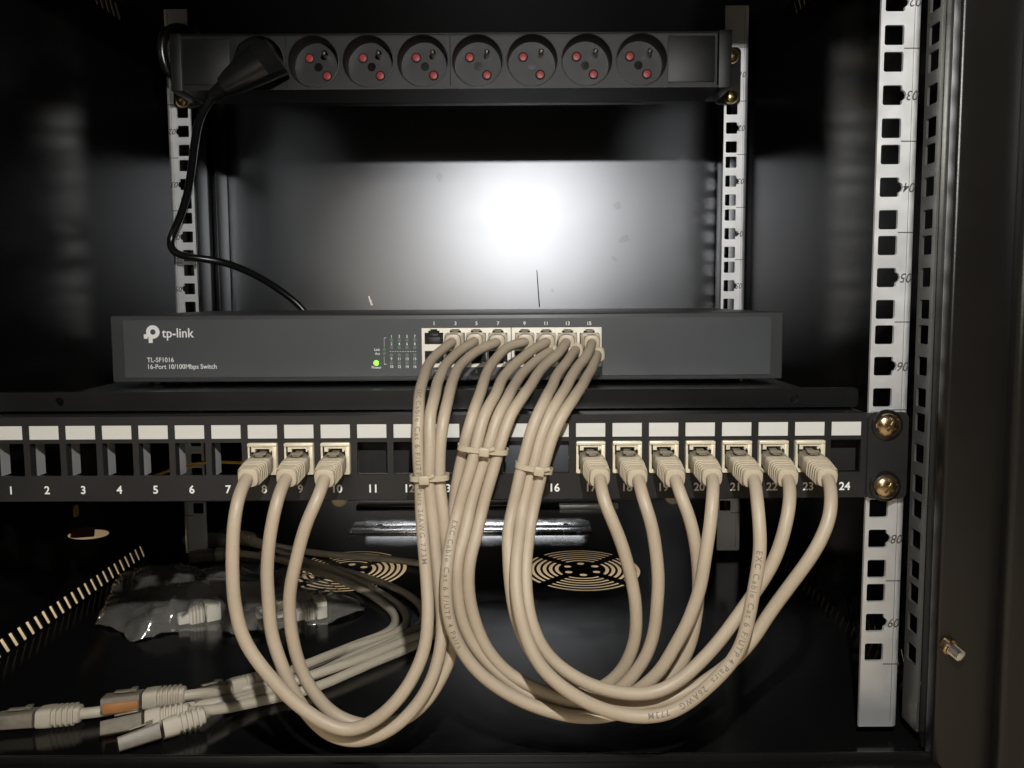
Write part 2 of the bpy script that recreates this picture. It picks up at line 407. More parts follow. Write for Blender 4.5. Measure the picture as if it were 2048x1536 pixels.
G().box(-290, 290, -24, -20, 190.3, CE+20, .5).build('front_shade_header', 'frame', cab)  # out of view, lower edge set to block flash from rail tops and upper wall
# earthing bolt on the right post
b0 = at(1894, 1290, -32); ax = V((.30, -.92, -.26)).normalized()
bolt = thing('earthing_bolt', b0, 'gold and chrome earthing bolt sticking out of the right front post', 'bolt')
G().lathe(b0, ax, [(-1, 4.0), (2.0, 4.0), (2.6, 3.4)], 16).build('hex_nut', 'gold', bolt)
pr = []
for i in range(8): pr += [(2.6+i*.75, 2.2), (2.6+i*.75+.37, 2.8)]
G().lathe(b0, ax, pr+[(8.8, 1.6)], 18).build('threaded_stud', 'chrome', bolt)

# aluminium bar and black cross member at the back of the floor
pb = atz(940, 1067, FL); y0 = pb.y
bar = thing('metal_bar', (3, y0, FL), 'short bare aluminium bar lying on the cabinet floor behind the cables', 'bar')
x0 = atz(697, 1068, FL).x; x1 = atz(1185, 1068, FL).x
G().box(x0, x1, y0, y0+12, FL, FL+2.4, .4).box(x0, x1, y0+12.2, y0+33, FL, FL+2.8, .4).build('bar_profile', 'alu', bar)
for px in (753, 1135): G().lathe((atz(px, 1068, FL).x, y0+20, FL+2.7), (0, 0, 1), [(0, 3.0), (.3, 2.8)], 18).build('bolt_hole', 'void', bar)
cm = thing('cross_member', (0, 448, FL), 'black steel strip across the cabinet floor behind the aluminium bar', 'steel member')
G().box(-128, 150, 446, 470, FL, FL+3, .8).build('strip', 'satin', cm)
G().box(96, 160, 438, 445, FL, FL+5, .4).build('bracket', 'zinc', cm)

# ------------------------------------------------------------------ mounting rails
def rail(sgn, Y, label, top=234, bot=-234, skip=()):
    r = thing('mounting_rail', (sgn*235, Y, bot), label, 'rack rail', 'punched zinc mounting rails')
    xi, xo = 226.4, 243.6
    ff = G(); X0 = 233.1
    side = [[(-8.5, bot+2), (6.0, bot+2), (6.0, top-2), (-8.5, top-2)]]
    for n in range(1, 10):
        zc = -(n-5)*44.45
        lo = bot if n == 9 else zc-22.225; hi = top if n == 1 else zc+22.225
        loops = [[(xi-X0, lo-zc), (xo-X0, lo-zc), (xo-X0, hi-zc), (xi-X0, hi-zc)]]
        for k in (-1, 0, 1):
            z = zc+k*15.875; h = rrect(233.1, z, 9.5, 9.5, 1.0, 3)
            hs = rrect(-1.0, z, 9.2, 9.5, .8, 3)
            if k == 0:      # pointed notch on the numbered hole
                e = 233.1+4.75
                # insert notch between last (bottom right) and first (top right) right-hand points
                tr = [p for p in h if p[0] > 233.1 and p[1] > z]; br = [p for p in h if p[0] > 233.1 and p[1] < z]
                tl = [p for p in h if p[0] < 233.1 and p[1] > z]; bl = [p for p in h if p[0] < 233.1 and p[1] < z]
                ang = lambda p: math.atan2(p[1]-z, p[0]-233.1)
                h = [(e, z-2.6), (e+1.4, z-1.7), (e+2.0, z), (e+1.4, z+1.7), (e, z+2.6)]
                h += sorted(tr, key=ang)+sorted(tl, key=ang)+sorted(bl, key=lambda p: ang(p) % (2*math.pi))+sorted(br, key=lambda p: ang(p) % (2*math.pi))
            loops.append([(p[0]-X0, p[1]-zc) for p in h]); side.append(hs)
        ff.mesh(plate(loops, 1.6), T(sgn*X0, Y+.8, zc) @ XZ @ Matrix.Diagonal((sgn, 1, 1, 1)))
    ff.build('front_flange', 'zinc', r)
    g = G(); sec = []
    for i in range(9):
        a = math.pi/2*i/8; sec.append((xo+3.4*math.sin(a), Y+4-4*math.cos(a)))
    sec += [(xo+3.4, Y+6)]
    inn = [(x-1.2, y+1.2) for x, y in sec[::-1]]
    ring = sec+inn
    g.rings([[V((sgn*x, y, bot)) for x, y in ring], [V((sgn*x, y, top)) for x, y in ring]])
    g.build('bent_edge', 'zinc', r, smooth=50)
    if Y < 100: G().mesh(plate(side, 1.2), T(sgn*252.6, Y, 0) @ YZ).build('side_flange', 'shadezinc', r)
    g = G()
    for n in range(1, 10):
        z = -(n-5)*44.45
        me = textmesh('%02d' % n, 6.6, shear=.25, bold=.02, sp=1.0)
        G().mesh(me, T(sgn*(243.3 if Y < 100 else 242.0), Y-.06, z) @ Matrix.Rotation(math.pi, 4, 'Y') @ XZ @ Matrix.Diagonal((.92, 1, 1, 1))).build('unit_number', 'ink', r, smooth=0)
        for zz in ([z+22.2] if n == 1 else [])+[z-22.2]:
            a, b = sorted((sgn*238.0, sgn*245.6)); g.box(a, b, Y-.08, Y-.02, zz-.25, zz+.25)
    a, b = sorted((sgn*242.6, sgn*242.8)); g.box(a, b, Y-.05, Y-.01, bot+3, top-3)
    g.build('unit_mark', 'ink', r, smooth=0)
    return r
RY = 281.3
rail(1, 0, 'large zinc rail in front at right holding the two gold screws')
rail(-1, 0, 'zinc rail in front at far left')
rail(1, RY, 'far zinc rail at right behind the end of the power strip')
rail(-1, RY, 'far zinc rail at left with the black power cord hanging over it')

# ------------------------------------------------------------------ power strip
PY = 237.3
pdu = thing('power_strip', (-2, RY, 155), 'black rack power strip with eight round sockets and red shutters', 'power strip')
pz0, pz1 = 155.6, 199.0; pxl, pxr = -222.5, 219.5; pcz = (pz0+pz1)/2
sx = [-152.7+43.08*k for k in range(8)]
loops = [[(pxl+8, pz0+1.6), (pxr-11, pz0+1.6), (pxr-11, pz1-1.6), (pxl+8, pz1-1.6)]]
for x in sx: loops.append(circ(x, pcz, 19.6, 48))
G().mesh(plate(loops, 1.2), T(0, PY+.6, 0) @ XZ).build('face_plate', 'plastic', pdu)
g = G(); th = 1.5
g.box(pxl, pxr, PY-.5, PY+42, pz1-th, pz1, .5); g.box(pxl, pxr, PY-.5, PY+42, pz0, pz0+th)
g.box(pxl, pxr, PY+38, PY+42, pz0+th, pz1-th)
g.build('housing', 'plastic', pdu)
g = G(); g.box(pxl-.2, pxl+9, PY-1.2, PY+42.5, pz0-.8, pz1+.6, .9); g.build('end_cap', 'plastic', pdu)
g = G(); g.box(pxr-10, pxr+.3, PY-1.2, PY+42.5, pz0-.8, pz1+.6, .9); g.build('end_cap', 'plastic', pdu)
for (xa, xb) in ((pxl+10, pxl+47), (pxr-50, pxr-13)):
    G().box(xa, xb, PY-.9, PY-.05, pz0+4, pz1-4, .6).build('blank_cover', 'plastic', pdu)
for xs in (sx[1]-21.6, sx[3]+21.6, sx[7]+22.6):
    G().box(xs-.3, xs+.3, PY-.25, PY-.02, pz0+2.2, pz1-2.2).build('seam', 'void', pdu, smooth=0)
for i, x in enumerate(sx):
    g = G(); n = 48; dp = 15.5
    prof = [(0, 20.6), (0, 19.6), (-.9, 19.6), (-.9, 20.6)]
    g.lathe((x, PY, pcz), (0, 1, 0), [(.1, 20.4), (-.5, 20.2), (-.6, 19.7), (.2, 19.3), (dp, 18.9), (dp, .01)], 48, cap=False)
    s = g.build('socket', 'plastic', pdu)
    g = G(); g.lathe((x, PY, pcz), (0, 1, 0), [(dp-.01, 3.4), (dp-.5, 3.4), (dp-.5, .01)], 16, cap=False); g.build('screw_cap', 'rubber', s)
    if i == 0: continue
    for dx, dz in ((-6.9, 7.0), (6.9, -7.0)):
        G().lathe((x+dx, PY+dp-.25, pcz+dz), (0, -1, 0), [(0, 4.0), (.15, 4.0), (.2, 3.3), (.05, 3.2)], 18).build('contact_ring', 'void', s)
        G().lathe((x+dx, PY+dp-.35, pcz+dz), (0, -1, 0), [(0, 2.9), (.6, 2.9), (.75, 2.4)], 18).build('shutter', 'red', s)
    G().lathe((x+7.4, PY+dp, pcz+7.9), (0, -1, 0), [(0, 2.2), (11.5, 2.2), (13, 1.6), (13.6, .7)], 18).build('earth_pin', 'pin', s)
for sg in (-1, 1):
    xa, xb = sorted((sg*218, sg*239))
    G().mesh(plate([rrect((xa+xb)/2, 175.5, xb-xa, 47, 4)], 2), T(0, RY-2.2, 0) @ XZ).build('mounting_ear', 'satin', pdu)
    for zz in (191.5, 158.5):
        G().lathe((sg*231, RY-3, zz), (0, -1, 0), [(0, 6.4), (.8, 6.4), (1, 5.2), (2.8, 4.4), (3.8, 2.6), (4.1, .5)], 20).build('screw', 'brass', pdu)

# power plug and cord
pc = thing('power_cable', (-152, PY, 150), 'black power cord plugged into the left socket, hanging down behind the switch', 'power cord')
pl = G(); pl.lathe((sx[0]+1, PY+10, pcz-2), (0, -1, 0), [(0, 17.6), (20, 17.6), (24, 16.5), (26, 14)], 8)
pl = pl.build('plug', 'rubber', pc)
a = at(520, 128, PY-24); b = at(452, 172, PY-26); d = (b-a).normalized(); side = V((0, 1, 0)); u = d.cross(side).normalized()
def sect(c, wd, hh, n=16, e=3.2, U=None, W=None):
    r = []
    for i in range(n):
        t = 2*math.pi*(i+.5)/n; ct, st = math.cos(t), math.sin(t)
        r.append(c+U*(wd/2*math.copysign(abs(ct)**(2/e), ct))+W*(hh/2*math.copysign(abs(st)**(2/e), st)))
    return r
G().rings([sect(a-d*14+V((0, 6, 0)), 29, 20, U=u, W=side), sect(a-d*2, 29, 22, U=u, W=side), sect(a+d*10, 25, 20, U=u, W=side), sect(b-d*6, 19, 16, U=u, W=side), sect(b+d*2, 14, 13, U=u, W=side)]).build('plug_handle', 'rubber', pc)
g = G(); e_ = at(432, 188, PY-24); dd = (e_-b).normalized(); L_ = (e_-b).length+4
pr = []
for i in range(9): s = i/8; pr += [(s*L_, 6.4-1.5*s), (s*L_+L_/20, 6.4-1.5*s), (s*L_+L_/18, 4.4-.6*s), (s*L_+L_/9.5, 4.4-.6*s)]
g.lathe(b-dd*1, dd, pr, 16); g.build('strain_relief', 'rubber', pc)
pts = [at(434, 186, PY-24), at(418, 203, PY-22), at(400, 235, PY-16), at(390, 280, PY-6), at(384, 330, PY+6), at(374, 390, PY+18), at(358, 440, PY+24), at(345, 468, PY+26), at(338, 490, PY+24), at(346, 505, PY+22), at(385, 515, PY+22), at(440, 523, PY+30), at(500, 545, PY+45), at(560, 580, PY+60), at(600, 612, PY+66), at(622, 640, PY+66)]
tube(G(), spline(pts, 3), 3.1, 14).build('cord', 'rubber', pc)
# the strip's own supply lead curling over the left rail
sl = thing('supply_cable', (-240, RY, 180), 'black supply lead of the power strip curling over the top left rail', 'power cord')
pts = [V((-218, 262, 176)), at(338, 150, 252), at(328, 125, 248), at(322, 95, 246), at(330, 66, 248), at(350, 54, 252), at(372, 60, 262), at(392, 72, 285), at(400, 90, 320), at(395, 130, 370)]
tube(G(), spline(pts, 3), 4.2, 14).build('lead', 'rubber', sl)

# ------------------------------------------------------------------ shelf
sh = thing('cantilever_shelf', (0, 12, -66), 'black steel shelf with a low front lip carrying the grey network switch', 'shelf')
lp = rrect(0, -61.4, 451, 10.2, .6); lp = rrect(0, -61.5, 451, 10.0, 2.2)
G().mesh(plate([lp, circ(192.1, -61.7, 2.3), circ(-189.3, -61.5, 2.3)], 1.6), T(0, 10.8, 0) @ XZ).build('front_lip', 'satin', sh)
G().box(-224, 224, 11.6, 300, -66.6, -65.2, .3).build('tray', 'satin', sh)
for sg in (-1, 1):
    a, b = sorted((sg*222.5, sg*224)); G().box(a, b, 12, 200, -90, -66.7, .3).build('side_bracket', 'satin', sh)

# ------------------------------------------------------------------ network switch
SY = 108.0
sw = thing('network_switch', (4, SY, -65), 'grey sixteen port network switch with one green light lit', 'network switch')
xl, xr, zb, zt = -212.6, 220.2, -62.4, -19.2
G().box(xl, xr, SY, SY+180, zb, zt, 1.2, 3).build('case', 'swcase', sw)
for x in (-190, 198):
    for y in (SY+14, SY+165): G().lathe((x, y, zb+.2), (0, 0, -1), [(0, 6), (2.9, 5.4)], 18).build('rubber_foot', 'rubber', sw)
a = at(247, 640, SY); b = at(1539, 752, SY)
fx0, fx1, fz0, fz1 = a.x, b.x, zb+3.2, zt-3.0
pxx = lambda x, y: at(x, y, SY-1.0)
ports = []
topx = [868, 911, 953, 996, 1049, 1092, 1135, 1178]
q0 = pxx(843, 656); q1 = pxx(1203, 733)
shield = [(q0.x, q1.z), (q1.x, q1.z), (q1.x, q0.z), (q0.x, q0.z)]
pl_ = [[(fx0, fz0), (fx1, fz0), (fx1, fz1), (fx0, fz1)], shield]
G().mesh(plate(pl_, 1.0), T(0, SY-.5, 0) @ XZ).build('front_panel', 'switch', sw)
G().box(fx0-.35, fx0-.05, SY-.35, SY+.1, fz0, fz1).build('panel_edge', 'alu', sw, smooth=0)
hl = []
for k, px in enumerate(topx):
    c = pxx(px, 676); cb = pxx(px, 713.5)
    zt0, zb0 = c.z+3.6, c.z-4.0
    hl.append((c.x, [(c.x-6, zb0), (c.x+6, zb0), (c.x+6, zt0-.2), (c.x+3.6, zt0-.2), (c.x+3.6, zt0+1.1), (c.x+2.2, zt0+1.1), (c.x+2.2, zt0+2.1), (c.x-2.2, zt0+2.1), (c.x-2.2, zt0+1.1), (c.x-3.6, zt0+1.1), (c.x-3.6, zt0-.2), (c.x-6, zt0-.2)]))
    zt0, zb0 = cb.z+3.8, cb.z-3.4
    hl.append((c.x, [(c.x-6, zt0), (c.x-6, zb0), (c.x-3.6, zb0), (c.x-3.6, zb0-1), (c.x+3.6, zb0-1), (c.x+3.6, zb0), (c.x+6, zb0), (c.x+6, zt0)]))
mx = pxx(1022.5, 690).x
for (xa, xb, ) in ((q0.x+.1, mx-.25), (mx+.25, q1.x-.1)):
    L = [[(xa, q1.z+.1), (xb, q1.z+.1), (xb, q0.z-.1), (xa, q0.z-.1)]]+[h for x, h in hl if xa < x < xb]
    o = G().mesh(plate(L, 1.6), T(0, SY-.9, 0) @ XZ).build('port_shield', 'port', sw)
    for x, h in hl:
        if not xa < x < xb: continue
        zc = sum(p[1] for p in h)/len(h)
        g = G(); g.box(x-6.3, x+6.3, SY+13, SY+14, zc-6, zc+6)
        g.box(x-6.4, x-6.1, SY-.05, SY+13, zc-6, zc+6); g.box(x+6.1, x+6.4, SY-.05, SY+13, zc-6, zc+6)
        g.box(x-6.1, x+6.1, SY-.05, SY+13, zc-6, zc-5.6); g.build('port', 'void', o)
# flat black block before the case face, painting the shade of the port hollows
o = G().box(q0.x+.3, q1.x-.3, SY-.12, SY+.02, q1.z+.3, q0.z-.3).build('port_shade', 'void', sw)
inner = G()
for k in (0,):     # empty first port: grey contact carrier
    c = pxx(868, 680); inner.box(c.x-4, c.x+4, SY-.9, SY-.2, c.z-3, c.z+1.8, .3)
    inner.box(c.x-2.6, c.x+2.6, SY-.8, SY-.2, c.z+1.8, c.z+4.0, .2)
inner.build('contact_carrier', 'plastic', sw)
def label_text(txt, px, py, size, align='CENTER', bold=.02, name='lettering', parent=sw, Y=SY-1.05, m='white', sxf=1, shear=0):
    p = at(px, py, Y); return G().mesh(textmesh(txt, size, align, bold=bold, shear=shear), T(p.x, Y, p.z) @ XZ @ Matrix.Diagonal((sxf, 1, 1, 1))).build(name, m, parent, smooth=0)
for k, px in enumerate(topx): label_text(str(2*k+1), px, 647, 3.2, bold=.05)
for k in (1, 2, 3): label_text(str(2*k+2), topx[k] if k > 1 else 870+1, 743 if k > 1 else 744, 3.2, bold=.05) if k == 2 else None
label_text('2', 872, 744, 3.0, bold=.05)
label_text('tp-link', 324, 667, 8.4, 'LEFT', bold=.10, sxf=.93)
label_text('TL-SF1016', 294, 720.5, 4.3, 'LEFT', bold=.03, sxf=.93)
label_text('16-Port 10/100Mbps Switch', 294, 734, 4.3, 'LEFT', bold=.03, sxf=.93)
# logo mark: ring with a stem and a bar
c = at(307.5, 664, SY-1.05); g = G()
ringo = circ(0, 0, 4.35, 32); ringi = circ(0, 0, 1.75, 24)
g.mesh(plate([ringo, ringi], .05), T(c.x-.6, SY-1.05, c.z) @ XZ)
g.mesh(plate([[(-5.9, -3.1), (-3.4, -3.1), (-3.4, -2.0), (-2.2, -.2), (-5.9, -.2)]], .05), T(c.x-.6, SY-1.06, c.z-1.2) @ XZ)
g.mesh(plate([[(-2.9, -7.0), (-.3, -7.0), (-.3, -2.9), (-2.9, -2.9)]], .05), T(c.x-.6, SY-1.07, c.z-.0) @ XZ)
g.build('logo', 'white', sw, smooth=0)
cols = [783, 798.5, 814, 829.5]
for r_, (ty, ly) in enumerate(((673, 680), (688, 695), (718, 710), (733.5, 726))):
    for k, px in enumerate(cols):
        n = (1+2*k, 2+2*k, 9+2*k, 10+2*k)[r_]
        label_text(str(n), px, ty, 2.5, bold=.05, sxf=.9)
        p = at(px, ly, SY-1); G().mesh(plate([circ(0, 0, 1.1, 12)], .3), T(p.x, SY-1.05, p.z) @ XZ).build('indicator', 'led_off', sw)
label_text('Link', 754, 699.5, 2.2, bold=.03); label_text('Act', 755, 707.5, 2.2, bold=.03); label_text('Power', 753, 735, 2.4, bold=.03)
g = G()
for x_ in range(781, 834, 5): p = at(x_, 703, SY-1); g.box(p.x-.45, p.x+.45, SY-1.08, SY-1.02, p.z-.14, p.z+.14)
for (xa, ya, xb, yb) in ((768, 676, 768.8, 694), (768, 675.4, 772, 676.4), (768, 713, 768.8, 728), (768, 728, 773, 729)):
    p = at(xa, ya, SY-1); q = at(xb, yb, SY-1); g.box(p.x, q.x, SY-1.08, SY-1.02, q.z, p.z)
g.build('printed_lines', 'white', sw, smooth=0)
for (px, py, m_) in ((768.5, 699, 'led_dim'), (768.5, 707, 'led_off')):
    p = at(px, py, SY-1); G().mesh(plate([circ(0, 0, 1.0, 12)], .3), T(p.x, SY-1.05, p.z) @ XZ).build('indicator', m_, sw)
p = at(752.5, 726, SY-1); G().lathe((p.x, SY-1, p.z), (0, -1, 0), [(0, 1.7), (.5, 1.5), (.9, .8)], 16).build('power_light', 'led_on', sw, label='lit green power light')

# ------------------------------------------------------------------ patch panel
pp = thing('patch_bay', (0, 0, -111), 'black twenty four port patch panel with white label strips and numbers', 'patch panel')
PF = -3.0; PX = lambda k: (k-12.5)*18.38+2.65
pt, pb_ = -67.6, -110.8
used = [8, 9, 10, 17, 18, 19, 20, 21, 22, 23]
loops = [rrect(0, (pt+pb_)/2, 2*226, pt-pb_, .5)]
for k in range(1, 25): loops.append(rrect(PX(k), -89.45, 15.3, 16.7, .6))
G().mesh(plate(loops, 1.6), T(0, PF+.8, 0) @ XZ).build('front_plate', 'panel', pp)
g = G()
for z0, sg in ((pt, 1), (pb_, -1)):      # rounded fold running back along the top and bottom edge
    sec = [(PF, z0-sg*1.2)]+[(PF+1.6-1.6*math.cos(a), z0-sg*1.2+sg*1.2*math.sin(a)) for a in [math.pi/2*i/5 for i in range(1, 6)]]+[(PF+20, z0)]
    inn = [(y+.9, z-sg*1.0) for y, z in sec[::-1]]
    g.rings([[V((x, y, z)) for y, z in sec+inn] for x in (-224, 224)])
g.build('folded_edge', 'panel', pp, smooth=50)
for sg in (-1, 1):
    a, b = sorted((sg*224.5, sg*244.6)); zc = (pt+pb_)/2-.0
    out = rrect((a+b)/2, zc, b-a, 44.2, 3.2, 5)
    G().mesh(plate([out], 2.2), T(0, PF-.4, 0) @ XZ).build('mounting_ear', 'panel', pp)
    for zz in (-73.6, -104.8):
        s = G().lathe((sg*233.7, PF-1.4, zz), (0, -1, 0), [(0, 8.0), (.6, 8.0), (.9, 7.2), (1.2, 6.6)], 32).build('screw', 'gold', pp) if False else None
        ws = G().lathe((sg*233.7, PF-1.4, zz), (0, -1, 0), [(0, 7.9), (.9, 7.7), (1.3, 6.6)], 32).build('washer', 'rubber', pp)
        G().lathe((sg*233.7, PF-2.4, zz), (0, -1, 0), [(0, 6.3), (.7, 6.2), (1.6, 5.6), (2.5, 4.5), (3.1, 3.0), (3.3, 1.4), (3.35, .01)], 32).build('screw', 'gold', pp)
        g = G(); M_ = T(sg*233.7, PF-5.7, zz) @ Matrix.Rotation(math.radians(35), 4, 'Y')
        g.box(-2.9, 2.9, -.12, .8, -.55, .55, M=M_); g.box(-.55, .55, -.14, .8, -2.9, 2.9, M=M_); g.build('cross_slot', 'brass', pp)
for k in range(1, 25):
    x = PX(k)
    G().box(x-7.35, x+7.35, PF-.12, PF-.02, -79.0, -72.1).build('label_strip', 'label', pp, smooth=0)
    G().mesh(textmesh(str(k), 5.7, bold=.12), T(x, PF-.06, -105.2) @ XZ).build('port_number', 'white', pp, smooth=0)
    if k < 8:   # zinc divider seen inside each empty opening
        G().box(x-9.0, x-7.8, 2.0, 9.5, -99, -80).build('divider', 'zinc', pp)
        G().box(x-8.9, x-7.75, -1.2, 1.9, -99, -80).build('divider_cover', 'void', pp)
    if k in (14, 15, 16):
        G().box(x-7.6, x+7.6, 1.5, 3, -98, -81, .3).build('blank_insert', 'blank', pp)
    if k in (11, 12, 13, 24):
        G().box(x-9, x+9, 6, 7, -99, -80).build('opening_shade', 'void', pp)  # black sheet put in for the shade behind these openings
G().box(-205, 205, 55, 70, -127, -119, 1).build('rear_support_bar', 'satin', pp)
for (px, py) in ((680, 1003), (1345, 998)):
    p = at(px, py, 22); G().lathe((p.x, 22, p.z+2), (0, -1, 0), [(0, 4.6), (2, 4.4), (3, 3)], 20).build('rear_knob', 'boot', pp)
ew = thing('earth_wire', at(430, 925, 120), 'thin yellow wire passing behind the empty patch panel openings', 'wire')
tube(G(), spline([at(300, 955, 160), at(375, 930, 140), at(430, 925, 120), at(490, 926, 110), at(560, 940, 110), at(620, 960, 120)], 3), 1.1, 10).build('wire', 'yellow', ew)

# jacks in the used openings
for k in used:
    x = PX(k); z = -89.3
    out = rrect(x, z, 14.6, 16.2, .7)
    inn = [(x-6.1, z-6.2), (x+6.1, z-6.2), (x+6.1, z+3.6), (x+3.6, z+3.6), (x+3.6, z+5.2), (x-3.6, z+5.2), (x-3.6, z+3.6), (x-6.1, z+3.6)]
    g = G(); g.mesh(plate([out, inn], 13), T(0, PF+5.2, 0) @ XZ)
    g.box(x-7.3, x+7.3, PF-2.2, PF-1.3, z+6.4, z+8.1, .3)          # top hood
    g.box(x+5.2, x+7.2, PF-2.3, PF-1.2, z-7.9, z+6.3, .2)
    j = g.build('keystone_jack', 'jack', pp)
    G().box(x-6.3, x-5.5, PF-1.36, PF-1.2, z+1.5, z+6.2).box(x+4.4, x+4.9, PF-1.36, PF-1.2, z-5, z+4.2).build('slot', 'void', j)

# ------------------------------------------------------------------ cables
R = 2.95
def ydown(y):
    K = [(684, 78), (700, 68), (725, 50), (760, 22), (800, -5), (835, -14), (900, -17.5), (950, -18.5), (1020, -22), (1110, -30)]
    for (a, ya), (b, yb) in zip(K, K[1:]):
        if y <= b: return ya+(yb-ya)*(max(y, a)-a)/(b-a)
    return K[-1][1]
def plug_and_boot(parent, A, Bv, up_hint=V((0, 0, 1)), clip=True, w0=12.4, mboot='boot', ribs=True, insert=None, only_boot=False, bs=.26, hs=1.0, gr=.93):
    """plug nose at A, cable end of the boot at Bv"""
    d = (Bv-A).normalized(); L = (Bv-A).length; W = (up_hint-d*up_hint.dot(d)).normalized(); U = W.cross(d).normalized()
    k9 = (1-bs)/.74
    g = G(); rs = [sect(A+d*L*bs, w0, 8.6*hs, 20, 5, U, W), sect(A+d*L*(bs+.12*k9), w0, 9.2*hs, 20, 5, U, W)]
    n = 5 if ribs else 0
    for i in range(n):
        f = bs+(.22+i*.095)*k9; k = 1-.16*i/n
        for df, sc_ in ((0, 1.0), (.035*k9, 1.0), (.04*k9, gr), (.08*k9, gr)):
            rs.append(sect(A+d*L*(f+df), (w0-.2)*k*sc_, (9.4+.2*i/n)*(sc_)*hs, 20, 4.4, U, W))
    rs += [] if hs > 1 else [sect(A+d*L*.78, 10.2, 9.8, 20, 3.4, U, W), sect(A+d*L*.93, 9.9, 9.6, 20, 3.2, U, W)]
    rs += [sect(A+d*L*.985, 9.2, 9.0, 20, 3.0, U, W), sect(A+d*L, 7.4, 7.2, 20, 2.6, U, W)]
    g.rings(rs); boot = g.build('boot', mboot, parent, smooth=50)
    if only_boot: return boot
    g = G(); o_ = A
    g.rings([sect(A-d*(7 if hs == 1 else 0), 11.6, 6.4*hs, 16, 9, U, W), sect(A+d*L*(bs-(.04 if hs > 1 else -.02)), 11.6, 7.4*hs, 16, 9, U, W)])
    p = g.build('plug', 'clear', parent, smooth=50)
    if insert:
        M_ = Matrix((U, -d, W)).transposed().to_4x4(); M_.translation = A+d*L*.1
        G().box(-6.6, -5.4, -15, 3, -4.2, 1.0, .2, M=M_).build('insert', insert, p)
    if clip:
        M_ = Matrix((U, -d, W)).transposed().to_4x4(); M_.translation = A+d*L*(.02 if hs == 1 else .30)+W*(0 if hs == 1 else .65)
        g = G(); g.box(-1.9, 1.9, -4.5, 7, 4.1, 5.0, .2, M=M_); g.box(-3.0, 3.0, -4.4, -1.2, 5.01, 5.7, .2, M=M_); g.build('clip', 'clear', p)
    return boot
